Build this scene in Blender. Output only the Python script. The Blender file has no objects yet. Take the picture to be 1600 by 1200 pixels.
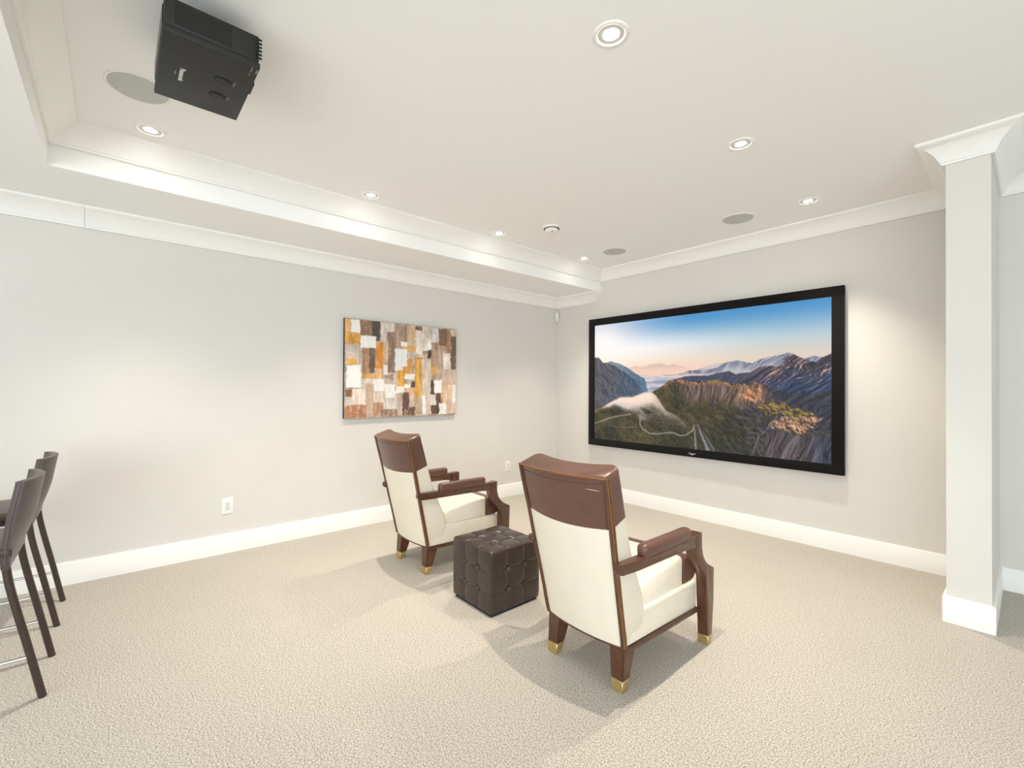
import bpy, bmesh, math, random
import numpy as np
from mathutils import Vector, Matrix

# ------------------------------------------------------------------ camera, world, light, exposure
scene = bpy.context.scene
COL = scene.collection
scene.view_settings.view_transform = 'Standard'
scene.view_settings.look = 'None'
scene.view_settings.gamma = 1.0
scene.view_settings.use_curve_mapping = False
EXPOSURE = 0.22
scene.view_settings.exposure = EXPOSURE
scene.cycles.use_denoising = True
scene.cycles.max_bounces = 8
scene.cycles.diffuse_bounces = 5
scene.cycles.sample_clamp_indirect = 6.0

PIT, ROL, YAW = math.radians(0.470), math.radians(0.361), math.radians(48.851)
CAM = Vector((4.301, -4.570, 1.35))
fw0 = Vector((-math.sin(YAW), math.cos(YAW), 0)); rt0 = Vector((math.cos(YAW), math.sin(YAW), 0)); up0 = Vector((0, 0, 1))
fw = fw0 * math.cos(PIT) + up0 * math.sin(PIT)
up = up0 * math.cos(PIT) - fw0 * math.sin(PIT)
rt = rt0 * math.cos(ROL) + up * math.sin(ROL)
up2 = up * math.cos(ROL) - rt0 * math.sin(ROL)
cd = bpy.data.cameras.new('camera'); cam = bpy.data.objects.new('camera', cd); COL.objects.link(cam)
cd.sensor_width = 36.0; cd.lens = 16.0; cd.clip_start = 0.02; cd.clip_end = 200
cam.matrix_world = Matrix(((rt.x, up2.x, -fw.x, CAM.x), (rt.y, up2.y, -fw.y, CAM.y), (rt.z, up2.z, -fw.z, CAM.z), (0, 0, 0, 1)))
scene.camera = cam

world = bpy.data.worlds.new('daylight'); scene.world = world; world.use_nodes = True
wb = world.node_tree.nodes['Background']
wb.inputs[0].default_value = (0.86, 0.94, 1.0, 1)
wb.inputs[1].default_value = WORLD = 3.8
POT_WATT = 125.0
POT_COL = (1.0, 0.89, 0.76)

# ------------------------------------------------------------------ helpers
def lin(h):
    if isinstance(h, str):
        c = [int(h[i:i + 2], 16) / 255 for i in (0, 2, 4)]
    else:
        c = [v / 255 for v in h]
    return tuple((v / 12.92 if v <= 0.04045 else ((v + 0.055) / 1.055) ** 2.4) for v in c)

MATS = {}
def mat(name, col, rough=0.5, metal=0.0, spec=0.5, noise=0.0, nscale=30.0, bump=0.0, bscale=200.0, bdist=0.002, emit=None, estr=1.0, stretch=None, coat=0.0, sheen=0.0):
    m = bpy.data.materials.new(name); m.use_nodes = True
    nt = m.node_tree; b = nt.nodes['Principled BSDF']
    c = lin(col)
    b.inputs['Base Color'].default_value = (*c, 1)
    b.inputs['Roughness'].default_value = rough
    b.inputs['Metallic'].default_value = metal
    b.inputs['Specular IOR Level'].default_value = spec
    b.inputs['Coat Weight'].default_value = coat
    b.inputs['Sheen Weight'].default_value = sheen
    tc = nt.nodes.new('ShaderNodeTexCoord'); mp = nt.nodes.new('ShaderNodeMapping')
    nt.links.new(tc.outputs['Object'], mp.inputs['Vector'])
    if stretch: mp.inputs['Scale'].default_value = stretch
    if noise > 0:
        n = nt.nodes.new('ShaderNodeTexNoise'); n.inputs['Scale'].default_value = nscale; n.inputs['Detail'].default_value = 4
        nt.links.new(mp.outputs[0], n.inputs['Vector'])
        r = nt.nodes.new('ShaderNodeValToRGB')
        r.color_ramp.elements[0].position = 0.3; r.color_ramp.elements[1].position = 0.7
        r.color_ramp.elements[0].color = (*[v * (1 - noise) for v in c], 1)
        r.color_ramp.elements[1].color = (*[min(1, v * (1 + noise)) for v in c], 1)
        nt.links.new(n.outputs['Fac'], r.inputs['Fac']); nt.links.new(r.outputs['Color'], b.inputs['Base Color'])
    if bump > 0:
        n2 = nt.nodes.new('ShaderNodeTexNoise'); n2.inputs['Scale'].default_value = bscale; n2.inputs['Detail'].default_value = 3
        nt.links.new(mp.outputs[0], n2.inputs['Vector'])
        bp = nt.nodes.new('ShaderNodeBump'); bp.inputs['Strength'].default_value = bump; bp.inputs['Distance'].default_value = bdist
        nt.links.new(n2.outputs['Fac'], bp.inputs['Height']); nt.links.new(bp.outputs['Normal'], b.inputs['Normal'])
    if emit is not None:
        b.inputs['Emission Color'].default_value = (*lin(emit), 1); b.inputs['Emission Strength'].default_value = estr
    MATS[name] = m
    return m

def bm_obj(name, bm, m, parent=None, smooth=None, loc=None):
    me = bpy.data.meshes.new(name)
    bmesh.ops.recalc_face_normals(bm, faces=bm.faces)
    bm.to_mesh(me); bm.free()
    return me_obj(name, me, m, parent, smooth, loc)

def me_obj(name, me, m, parent=None, smooth=None, loc=None):
    o = bpy.data.objects.new(name, me); COL.objects.link(o)
    if isinstance(m, str): m = MATS[m]
    me.materials.append(m)
    if smooth is not None:
        me.polygons.foreach_set('use_smooth', [True] * len(me.polygons))
        me.set_sharp_from_angle(angle=math.radians(smooth))
    if parent: o.parent = parent
    if loc: o.location = loc
    return o

def thing(name, label, cat, loc=(0, 0, 0), rotz=0.0, group=None):
    o = bpy.data.objects.new(name, None); COL.objects.link(o)
    o.empty_display_size = 0.05
    o.location = loc; o.rotation_euler = (0, 0, rotz)
    o['label'] = label; o['category'] = cat
    if group: o['group'] = group
    return o

def tag(o, label, cat, group=None, kind=None):
    o['label'] = label; o['category'] = cat
    if group: o['group'] = group
    if kind: o['kind'] = kind
    return o

def dup(root, loc, label, group=None):
    r = root.copy(); COL.objects.link(r); r.location = loc; r['label'] = label
    if group: r['group'] = group
    for ch in list(root.children):
        c = ch.copy(); COL.objects.link(c); c.parent = r
        for g in list(ch.children):
            d = g.copy(); COL.objects.link(d); d.parent = c
    return r

def box(bm, x0, x1, y0, y1, z0, z1, bev=0.0, seg=2):
    t = bmesh.new()
    bmesh.ops.create_cube(t, size=1)
    for v in t.verts:
        v.co = Vector((x0 + (v.co.x + .5) * (x1 - x0), y0 + (v.co.y + .5) * (y1 - y0), z0 + (v.co.z + .5) * (z1 - z0)))
    if bev > 0:
        bmesh.ops.bevel(t, geom=list(t.edges), offset=bev, segments=seg, affect='EDGES', profile=0.5)
    merge(bm, t)

def merge(bm, t):
    me = bpy.data.meshes.new('tmp'); t.to_mesh(me); t.free(); bm.from_mesh(me); bpy.data.meshes.remove(me)

def loft(bm, rings, closed=True, cap=True):
    vr = [[bm.verts.new(p) for p in r] for r in rings]
    n = len(rings[0])
    for a, b in zip(vr[:-1], vr[1:]):
        for i in range(n if closed else n - 1):
            j = (i + 1) % n
            bm.faces.new((a[i], a[j], b[j], b[i]))
    if cap:
        bm.faces.new(vr[0]); bm.faces.new(list(reversed(vr[-1])))

def tube(bm, pts, r, seg=10, cap=True):
    pts = [Vector(p) for p in pts]; rs = r if isinstance(r, (list, tuple)) else [r] * len(pts)
    rings = []; prev = None
    for i, p in enumerate(pts):
        d = (pts[min(i + 1, len(pts) - 1)] - pts[max(i - 1, 0)]).normalized()
        if prev is None:
            a = Vector((0, 0, 1)) if abs(d.z) < .9 else Vector((1, 0, 0))
            n1 = d.cross(a).normalized()
        else:
            n1 = (prev - d * prev.dot(d)).normalized()
        prev = n1; n2 = d.cross(n1)
        rings.append([p + (n1 * math.cos(2 * math.pi * k / seg) + n2 * math.sin(2 * math.pi * k / seg)) * rs[i] for k in range(seg)])
    loft(bm, rings, True, cap)

def lathe(bm, prof, seg=32, c=(0, 0, 0)):
    rings = []
    for r, z in prof:
        rings.append([Vector((c[0] + r * math.cos(2 * math.pi * k / seg), c[1] + r * math.sin(2 * math.pi * k / seg), c[2] + z)) for k in range(seg)])
    loft(bm, rings, True, True)

def prism(bm, poly, x0, x1, bev=0.0):
    """poly in (y,z), extruded along x"""
    t = bmesh.new()
    loft(t, [[Vector((x0, y, z)) for y, z in poly], [Vector((x1, y, z)) for y, z in poly]], True, True)
    bmesh.ops.recalc_face_normals(t, faces=t.faces)
    if bev > 0:
        es = [e for e in t.edges if len(e.link_faces) == 2 and e.calc_face_angle(0) > 0.6]
        bmesh.ops.bevel(t, geom=es, offset=bev, segments=2, affect='EDGES', profile=0.5)
    merge(bm, t)

def spline(pts, n=8):
    """Catmull-Rom through pts"""
    P = [Vector(p) for p in pts]; P = [P[0] * 2 - P[1]] + P + [P[-1] * 2 - P[-2]]
    out = []
    for i in range(1, len(P) - 2):
        for k in range(n):
            t = k / n
            a, b, c, d = P[i - 1], P[i], P[i + 1], P[i + 2]
            out.append(0.5 * ((2 * b) + (c - a) * t + (2 * a - 5 * b + 4 * c - d) * t * t + (3 * b - a - 3 * c + d) * t ** 3))
    out.append(P[-2].copy())
    return out

def sweep_plan(bm, path, prof, i0=0, i1=None, z=0.0):
    """sweep a (d,z) profile along a plan path, room on the left of the walk, mitred at the corners"""
    n = len(path); i1 = n - 1 if i1 is None else i1
    nor = []
    for a, b in zip(path[:-1], path[1:]):
        d = Vector((b[0] - a[0], b[1] - a[1])).normalized(); nor.append(Vector((-d.y, d.x)))
    rings = []
    for i in range(i0, i1 + 1):
        if i == 0: m = nor[0]
        elif i == n - 1: m = nor[-1]
        else: m = (nor[i - 1] + nor[i]) / (1 + nor[i - 1].dot(nor[i]))
        rings.append([Vector((path[i][0] + m.x * d, path[i][1] + m.y * d, z + h)) for d, h in prof])
    loft(bm, rings, True, True)

# ------------------------------------------------------------------ materials
mat('wall_paint', (219, 216, 210), 0.75, noise=0.012, nscale=3, bump=0.05, bscale=350, bdist=0.001, spec=0.3)
mat('ceiling_paint', (246, 246, 244), 0.8, spec=0.2, bump=0.04, bscale=300, bdist=0.001)
mat('trim_paint', (243, 242, 238), 0.35, spec=0.4)
mat('white_plastic', (240, 239, 234), 0.35)
mat('slot_dark', (70, 66, 62), 0.6)
mat('grille', (196, 199, 192), 0.7, bump=0.6, bscale=900, bdist=0.001)
mat('can_metal', (212, 211, 207), 0.35, spec=0.6)
mat('bulb', (255, 255, 255), 0.4, emit=(255, 246, 232), estr=75.0)
mat('black_velvet', (13, 13, 14), 0.85, spec=0.2, sheen=0.1)
mat('black_body', (42, 42, 41), 0.5, spec=0.35, bump=0.15, bscale=900, bdist=0.0006)
mat('black_gloss', (20, 20, 20), 0.3)
mat('black_matte', (22, 22, 21), 0.7)
mat('print_white', (222, 222, 218), 0.6)
mat('print_grey', (130, 130, 127), 0.6)
mat('silver', (205, 205, 205), 0.3, metal=0.6)
mat('brown_leather', (98, 67, 56), 0.31, noise=0.06, nscale=18, bump=0.22, bscale=420, bdist=0.0012, spec=0.5)
mat('cream_leather', (229, 220, 202), 0.42, noise=0.02, nscale=9, bump=0.18, bscale=380, bdist=0.001, spec=0.45)
mat('walnut', (84, 52, 33), 0.28, noise=0.28, nscale=26, stretch=(2.2, 2.2, 0.5), spec=0.5, coat=0.15)
mat('walnut_bead', (126, 82, 46), 0.28, noise=0.2, nscale=30, spec=0.5)
mat('brass', (206, 180, 128), 0.38, metal=0.85, noise=0.08, nscale=60)
mat('ottoman_leather', (54, 43, 38), 0.26, noise=0.1, nscale=25, bump=0.25, bscale=300, bdist=0.0012, spec=0.55)
mat('stool_leather', (61, 47, 41), 0.33, noise=0.06, nscale=20, bump=0.25, bscale=500, bdist=0.001)
mat('stool_stitch', (104, 84, 74), 0.5)
mat('chrome', (226, 226, 226), 0.12, metal=1.0)
mat('canvas_edge', (44, 38, 34), 0.7)

def carpet():
    m = bpy.data.materials.new('carpet'); m.use_nodes = True; nt = m.node_tree; b = nt.nodes['Principled BSDF']
    b.inputs['Roughness'].default_value = 0.95; b.inputs['Specular IOR Level'].default_value = 0.1
    b.inputs['Sheen Weight'].default_value = 0.15
    tc = nt.nodes.new('ShaderNodeTexCoord')
    n = nt.nodes.new('ShaderNodeTexNoise'); n.inputs['Scale'].default_value = 165; n.inputs['Detail'].default_value = 5; n.inputs['Roughness'].default_value = 0.75
    v = nt.nodes.new('ShaderNodeTexVoronoi'); v.inputs['Scale'].default_value = 190
    w = nt.nodes.new('ShaderNodeTexNoise'); w.inputs['Scale'].default_value = 1.6; w.inputs['Detail'].default_value = 3
    for q in (n, v, w): nt.links.new(tc.outputs['Object'], q.inputs['Vector'])
    r = nt.nodes.new('ShaderNodeValToRGB'); e = r.color_ramp.elements
    e[0].position = 0.38; e[0].color = (*lin((128, 120, 108)), 1); e[1].position = 0.61; e[1].color = (*lin((234, 228, 217)), 1)
    nt.links.new(n.outputs['Fac'], r.inputs['Fac'])
    mx = nt.nodes.new('ShaderNodeMixRGB'); mx.blend_type = 'MULTIPLY'; mx.inputs[0].default_value = 0.45
    r2 = nt.nodes.new('ShaderNodeValToRGB'); r2.color_ramp.elements[0].color = (1, 1, 1, 1); r2.color_ramp.elements[1].color = (.66, .64, .61, 1)
    nt.links.new(v.outputs['Distance'], r2.inputs['Fac'])
    nt.links.new(r.outputs['Color'], mx.inputs[1]); nt.links.new(r2.outputs['Color'], mx.inputs[2])
    mx2 = nt.nodes.new('ShaderNodeMixRGB'); mx2.blend_type = 'MULTIPLY'; mx2.inputs[0].default_value = 0.10
    nt.links.new(mx.outputs[0], mx2.inputs[1]); nt.links.new(w.outputs['Fac'], mx2.inputs[2])
    nt.links.new(mx2.outputs[0], b.inputs['Base Color'])
    bp = nt.nodes.new('ShaderNodeBump'); bp.inputs['Strength'].default_value = 0.5; bp.inputs['Distance'].default_value = 0.004
    nt.links.new(n.outputs['Fac'], bp.inputs['Height']); nt.links.new(bp.outputs['Normal'], b.inputs['Normal'])
    MATS['carpet'] = m
carpet()

def attr_mat(name, emit=False, rough=0.6, strength=1.0, bump=0.0):
    m = bpy.data.materials.new(name); m.use_nodes = True; nt = m.node_tree; b = nt.nodes['Principled BSDF']
    a = nt.nodes.new('ShaderNodeVertexColor'); a.layer_name = 'Col'
    b.inputs['Roughness'].default_value = rough
    if emit:
        b.inputs['Base Color'].default_value = (0.01, 0.01, 0.01, 1); b.inputs['Specular IOR Level'].default_value = 0.05
        nt.links.new(a.outputs['Color'], b.inputs['Emission Color']); b.inputs['Emission Strength'].default_value = strength
    else:
        nt.links.new(a.outputs['Color'], b.inputs['Base Color'])
        tc = nt.nodes.new('ShaderNodeTexCoord'); n = nt.nodes.new('ShaderNodeTexNoise'); n.inputs['Scale'].default_value = 120
        nt.links.new(tc.outputs['Object'], n.inputs['Vector'])
        bp = nt.nodes.new('ShaderNodeBump'); bp.inputs['Strength'].default_value = bump; bp.inputs['Distance'].default_value = 0.002
        nt.links.new(n.outputs['Fac'], bp.inputs['Height']); nt.links.new(bp.outputs['Normal'], b.inputs['Normal'])
    MATS[name] = m
attr_mat('projected_picture', True, strength=1.0 / 2 ** EXPOSURE)
attr_mat('painted_canvas', False, 0.55, bump=0.3)

# ------------------------------------------------------------------ the room
HC, HS = 2.803, 2.558          # ceiling, underside of the dropped soffit
SX, BY = 0.746, -4.858         # soffit face on the left, bulkhead face behind
WX0, WX1, WY = 3.965, 4.150, -0.887   # wing wall
XR, YB = 8.2, -8.2
def struct(name, bm, m, label, cat, smooth=None):
    return tag(bm_obj(name, bm, m, None, smooth), label, cat, kind='structure')

bm = bmesh.new(); box(bm, -0.12, XR, YB, 0.12, -0.1, 0); struct('floor', bm, 'carpet', 'beige grey loop pile carpet over the whole floor', 'floor')
bm = bmesh.new(); box(bm, -0.12, 0, YB, 0.12, 0, HC + .12); struct('wall_left', bm, 'wall_paint', 'pale greige wall the abstract painting hangs on', 'wall')
bm = bmesh.new(); box(bm, 0, XR, 0, 0.12, 0, HC + .12); struct('wall_right', bm, 'wall_paint', 'pale greige wall the black framed screen hangs on', 'wall')
bm = bmesh.new(); box(bm, WX0, WX1, WY, 0, 0, HC + .02); struct('wall_wing', bm, 'wall_paint', 'narrow wing wall standing out from the screen wall', 'wall')
bm = bmesh.new(); box(bm, -0.12, 2.4, YB - .12, YB, 0, HC + .12); struct('wall_back_unseen', bm, 'wall_paint', 'unseen pale wall behind the bar stools, cut short to shape the daylight', 'wall')  # out of view; width chosen to dim daylight on the left

bm = bmesh.new(); box(bm, XR, XR + .12, -3.4, 0.12, 0, HC + .12); struct('wall_side_added', bm, 'wall_paint', 'added unseen pale wall blocking daylight beyond the wing wall', 'wall')  # added out of view to keep side daylight off the soffit face
POTS = [(1.0, -4.43), (1.0, -3.12), (1.0, -1.86), (1.0, -0.63), (3.165, -3.05), (3.165, -1.79), (3.165, -0.56)]
# ceiling with real holes for the cans
bm = bmesh.new()
def ceiling_with_holes():
    cols = [(SX - .1, .91), (.91, 1.09), (1.09, 3.075), (3.075, 3.255), (3.255, XR)]
    for x0, x1 in cols:
        pots = [p for p in POTS if x0 < p[0] < x1 and x1 - x0 < .2]
        ys = sorted({BY - .1, 0.0} | {round(p[1] + s * .09, 4) for p in pots for s in (-1, 1)})
        for y0, y1 in zip(ys[:-1], ys[1:]):
            pot = [p for p in pots if y0 < p[1] < y1]
            cor = [bm.verts.new(c) for c in ((x1, y1, HC), (x0, y1, HC), (x0, y0, HC), (x1, y0, HC))]
            if not pot:
                bm.faces.new(cor); continue
            cx, cy = pot[0]; n = 32
            ring = [bm.verts.new((cx + .056 * math.cos(2 * math.pi * k / n), cy + .056 * math.sin(2 * math.pi * k / n), HC)) for k in range(n)]
            for q in range(4):       # fan from each corner to its quarter
                for k in range(8):
                    bm.faces.new((cor[q], ring[(q * 8 + k + 1) % n], ring[(q * 8 + k) % n]))
                bm.faces.new((cor[q], cor[(q + 1) % 4], ring[(q * 8 + 8) % n]))
ceiling_with_holes()
struct('ceiling', bm, 'ceiling_paint', 'flat white ceiling with recessed lights', 'ceiling')
bm = bmesh.new(); box(bm, 0, SX, YB, 0, HS, HC + .1); box(bm, SX, XR, YB, BY, HS, HC + .1)
struct('ceiling_soffit', bm, 'ceiling_paint', 'dropped white ceiling soffit along the painting wall', 'soffit')

# crown moulding and baseboards
P_, D_ = 0.122, 0.127
cove = [(0, 0), (P_, 0), (P_, -.013), (P_ - .007, -.017)]
cx_, cz_ = P_ - .010, -D_ + .014
for k in range(13):
    a = math.pi / 2 + (math.pi / 2) * k / 12; f = k / 12
    ax, az = cx_ + (P_ - .034) * math.cos(a), cz_ + (D_ - .033) * math.sin(a)          # quarter ellipse
    lx, lz = cx_ - (P_ - .034) * f, cz_ + (D_ - .033) * (1 - f)                        # straight chord
    cove.append((ax * .5 + lx * .5, az * .5 + lz * .5))
cove += [(.020, -D_ + .012), (.020, -D_ + .004), (.017, -D_), (.006, -D_), (0, -D_ + .002)]
tray = [(XR, 0), (WX1, 0), (WX1, WY), (WX0, WY), (WX0, 0), (SX, 0), (SX, BY), (XR, BY)]
names = [(0, 1, 'white crown moulding on the wall beyond the wing wall'), (1, 4, 'white crown moulding wrapped round the wing wall'),
         (4, 5, 'white crown moulding above the black framed screen'), (5, 6, 'white crown moulding on the soffit face beside the row of lights'),
         (6, 7, 'white crown moulding on the bulkhead behind the projector')]
for n, (a, b, lab) in enumerate(names):
    bm = bmesh.new(); sweep_plan(bm, tray, cove, a, b, HC); struct('trim_%d' % (n + 1), bm, 'trim_paint', lab, 'crown moulding', 40)
xr = 0.635; ys_ = -4.733
low = [(xr, .02), (xr, 0), (0, 0), (0, ys_ + .0008), (0, YB)]
bm = bmesh.new(); sweep_plan(bm, low, cove, 0, 3, HS); struct('trim_6', bm, 'trim_paint', 'white crown moulding under the soffit above the painting', 'crown moulding', 40)
low2 = [(0, 0), (0, ys_ - .0008), (0, YB)]
bm = bmesh.new(); sweep_plan(bm, low2, cove, 1, 2, HS); struct('trim_7', bm, 'trim_paint', 'white crown moulding length past the joint above the bar stools', 'crown moulding', 40)

base = [(0, 0), (.016, 0), (.016, .146), (.013, .152), (.008, .154), (0, .154)]
bpath = [(XR, 0), (WX1, 0), (WX1, WY), (WX0, WY), (WX0, 0), (0, 0), (0, YB)]
for nm, a, b, lab in (('baseboard_far', 0, 1, 'white baseboard on the wall beyond the wing wall'), ('baseboard_wing', 1, 4, 'white baseboard wrapped round the wing wall'),
                      ('baseboard_right', 4, 5, 'white baseboard under the black framed screen'), ('baseboard_left', 5, 6, 'white baseboard under the abstract painting')):
    bm = bmesh.new(); sweep_plan(bm, bpath, base, a, b, 0); struct(nm, bm, 'trim_paint', lab, 'baseboard', 35)

# ------------------------------------------------------------------ recessed lights
def pot_light(x, y, label):
    t = thing('recessed_light', label, 'ceiling light', (x, y, HC), 0, 'recessed ceiling lights')
    bm = bmesh.new(); prof = [(.052, .002), (.054, -.003), (.060, -.006), (.070, -.005), (.074, -.001), (.074, .0005), (.052, .0005)]
    rings = [[Vector((r * math.cos(2 * math.pi * k / 40), r * math.sin(2 * math.pi * k / 40), z)) for k in range(40)] for r, z in prof]
    loft(bm, rings + [rings[0]], True, False); bmesh.ops.remove_doubles(bm, verts=bm.verts, dist=1e-5)
    bm_obj('trim_ring', bm, 'trim_paint', t, 50)
    bm = bmesh.new(); lathe(bm, [(.0555, .0), (.0553, .006), (.001, .006)], 40); bm_obj('gimbal_plate', bm, 'can_metal', t, 40)
    bm = bmesh.new(); lathe(bm, [(.0555, .006), (.052, .0005), (.045, -.0012), (.031, -.0016), (.029, .001), (.029, .006)], 40); bm_obj('gimbal_ring', bm, 'can_metal', t, 60)
    bm = bmesh.new(); lathe(bm, [(.027, .001), (.027, -.0008), (.020, -.0016), (.001, -.0018)], 32); bm_obj('bulb', bm, 'bulb', t, 60)
    ld = bpy.data.lights.new('recessed_spot', 'SPOT'); ld.energy = POT_WATT; ld.color = POT_COL; ld.spot_size = math.radians(90); ld.spot_blend = 1.0; ld.shadow_soft_size = 0.01
    lo = bpy.data.objects.new('lamp', ld); COL.objects.link(lo); lo.parent = t; lo.location = (0, 0, -0.016)
    return t
pot_light(*POTS[0], 'recessed light close to the soffit beside the projector')
pot_light(*POTS[1], 'recessed light close to the soffit across from the painting')
pot_light(*POTS[2], 'recessed light close to the soffit beside the smoke detector')
pot_light(*POTS[3], 'recessed light close to the soffit at the screen wall corner')
pot_light(*POTS[4], 'recessed light above the armchair near the wing wall')
pot_light(*POTS[5], 'recessed light in open ceiling in front of the wing wall')
pot_light(*POTS[6], 'recessed light close to the crown moulding beside the wing wall')
# ------------------------------------------------------------------ ceiling speakers, smoke detector, sensor, outlets
def speaker(x, y, label):
    t = thing('ceiling_speaker', label, 'speaker', (x, y, HC), 0, 'round ceiling speakers')
    bm = bmesh.new(); lathe(bm, [(.118, 0), (.118, -.005), (.126, -.006), (.130, -.003), (.130, 0)], 48); bm_obj('rim', bm, 'white_plastic', t, 40)
    bm = bmesh.new(); lathe(bm, [(.117, -.0035), (.117, -.0062), (.09, -.0078), (.04, -.0088), (.001, -.009), (.001, -.004)], 48); bm_obj('grille', bm, 'grille', t, 40)
speaker(1.387, -0.595, 'round grey ceiling speaker near the soffit corner')
speaker(2.652, -0.588, 'round grey ceiling speaker above the right half of the screen')
speaker(1.430, -4.495, 'round grey ceiling speaker partly hidden by the projector')

t = thing('smoke_detector', 'white round smoke detector on the ceiling', 'smoke detector', (1.446, -1.612, HC))
bm = bmesh.new(); lathe(bm, [(.082, 0), (.084, -.004), (.083, -.016), (.078, -.019), (.001, -.019), ], 40); bm_obj('base', bm, 'white_plastic', t, 40)
bm = bmesh.new(); lathe(bm, [(.071, -.018), (.071, -.0215), (.001, -.0215)], 40); bm_obj('sensing_gap', bm, 'slot_dark', t, 40)
bm = bmesh.new(); lathe(bm, [(.058, -.021), (.061, -.029), (.058, -.040), (.048, -.047), (.001, -.049), (.001, -.021)], 40)
bm_obj('cover', bm, 'white_plastic', t, 50)
bm = bmesh.new(); lathe(bm, [(.008, -.047), (.008, -.0505), (.001, -.051)], 16, (.028, -.02, 0)); bm_obj('test_button', bm, 'print_grey', t, 40)

t = thing('motion_sensor', 'small white motion sensor in the wall corner under the soffit', 'sensor', (.034, -.034, 2.32), math.radians(45))
bm = bmesh.new(); box(bm, -.022, .022, -.016, .016, -.058, .058, .006, 3); bm_obj('housing', bm, 'white_plastic', t, 40)
bm = bmesh.new(); box(bm, -.016, .016, -.0185, -.012, -.046, .004, .003, 2); bm_obj('lens_window', bm, 'print_white', t, 40)
bm = bmesh.new(); box(bm, -.004, .004, -.0175, -.012, .03, .036); bm_obj('indicator', bm, 'slot_dark', t)

def outlet(y, label):
    t = thing('wall_outlet', label, 'outlet', (0, y, .378), 0, 'wall outlets')
    bm = bmesh.new(); box(bm, 0, .0065, -.039, .039, -.064, .064, .003, 2); bm_obj('cover_plate', bm, 'white_plastic', t, 35)
    bm = bmesh.new(); box(bm, .004, .0085, -.017, .017, -.034, .034, .0015, 1); ins = bm_obj('insert', bm, 'print_white', t, 35)
    for s in (-1, 1):
        for dy in (-.0065, .0065):
            bm = bmesh.new(); box(bm, .0075, .0089, dy - .001, dy + .001, s * .017 + .002, s * .017 + .010); bm_obj('slot', bm, 'slot_dark', ins)
        bm = bmesh.new(); box(bm, .0075, .0089, -.0028, .0028, s * .017 - .010, s * .017 - .004, .001, 1); bm_obj('ground_hole', bm, 'slot_dark', ins)
outlet(-3.868, 'white wall outlet on open wall left of the painting')
outlet(-0.875, 'white wall outlet between the armchairs near the room corner')

# ------------------------------------------------------------------ numpy pictures
rng = np.random.default_rng(7)
def vnoise(u, v, fu, fv, seed):
    r = np.random.default_rng(seed); gu, gv = int(fu) + 3, int(fv) + 3
    g = r.random((gu, gv)); x = u * fu; y = v * fv
    xf = np.floor(x); yf = np.floor(y); fx = x - xf; fy = y - yf
    xi = xf.astype(int) % (gu - 1); yi = yf.astype(int) % (gv - 1)
    fx = fx * fx * (3 - 2 * fx); fy = fy * fy * (3 - 2 * fy)
    return (g[xi, yi] * (1 - fx) + g[xi + 1, yi] * fx) * (1 - fy) + (g[xi, yi + 1] * (1 - fx) + g[xi + 1, yi + 1] * fx) * fy
def fbm(u, v, fu, fv, seed, o=5):
    s = 0; a = 1; t = 0
    for k in range(o):
        s = s + a * vnoise(u, v, fu * 2 ** k, fv * 2 ** k, seed + k * 13); t += a; a *= .55
    return s / t
def C(*rgb): return np.array(rgb, float) / 255
def mixc(a, b, f): return a * (1 - f[..., None]) + b * f[..., None]
def sst(x, a, b): t = np.clip((x - a) / (b - a), 0, 1); return t * t * (3 - 2 * t)
def srgb2lin(c): return np.where(c <= .04045, c / 12.92, ((c + .055) / 1.055) ** 2.4)
def ridge(u, pts, jag=0.0, seed=1):
    x = [p[0] for p in pts]; y = [p[1] for p in pts]
    r = np.interp(u, x, y)
    if jag: r = r + jag * (fbm(u, u * 0, 40, 1, seed, 4) - .5) * 2
    r = np.where((u < x[0] - .002) | (u > x[-1] + .002), 9.0, r)
    return r
def seg_dist(u, v, pts, asp):
    d = np.full(u.shape, 9.0)
    for (x0, y0), (x1, y1) in zip(pts[:-1], pts[1:]):
        dx, dy = (x1 - x0) * asp, y1 - y0; px, py = (u - x0) * asp, v - y0
        t = np.clip((px * dx + py * dy) / (dx * dx + dy * dy + 1e-9), 0, 1)
        d = np.minimum(d, np.hypot(px - t * dx, py - t * dy))
    return d
def inpoly(u, v, pts):
    ins = np.zeros(u.shape, bool); n = len(pts)
    for i in range(n):
        x0, y0 = pts[i]; x1, y1 = pts[(i + 1) % n]
        c = ((y0 > v) != (y1 > v)) & (u < (x1 - x0) * (v - y0) / (y1 - y0 + 1e-12) + x0); ins ^= c
    return ins

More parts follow.
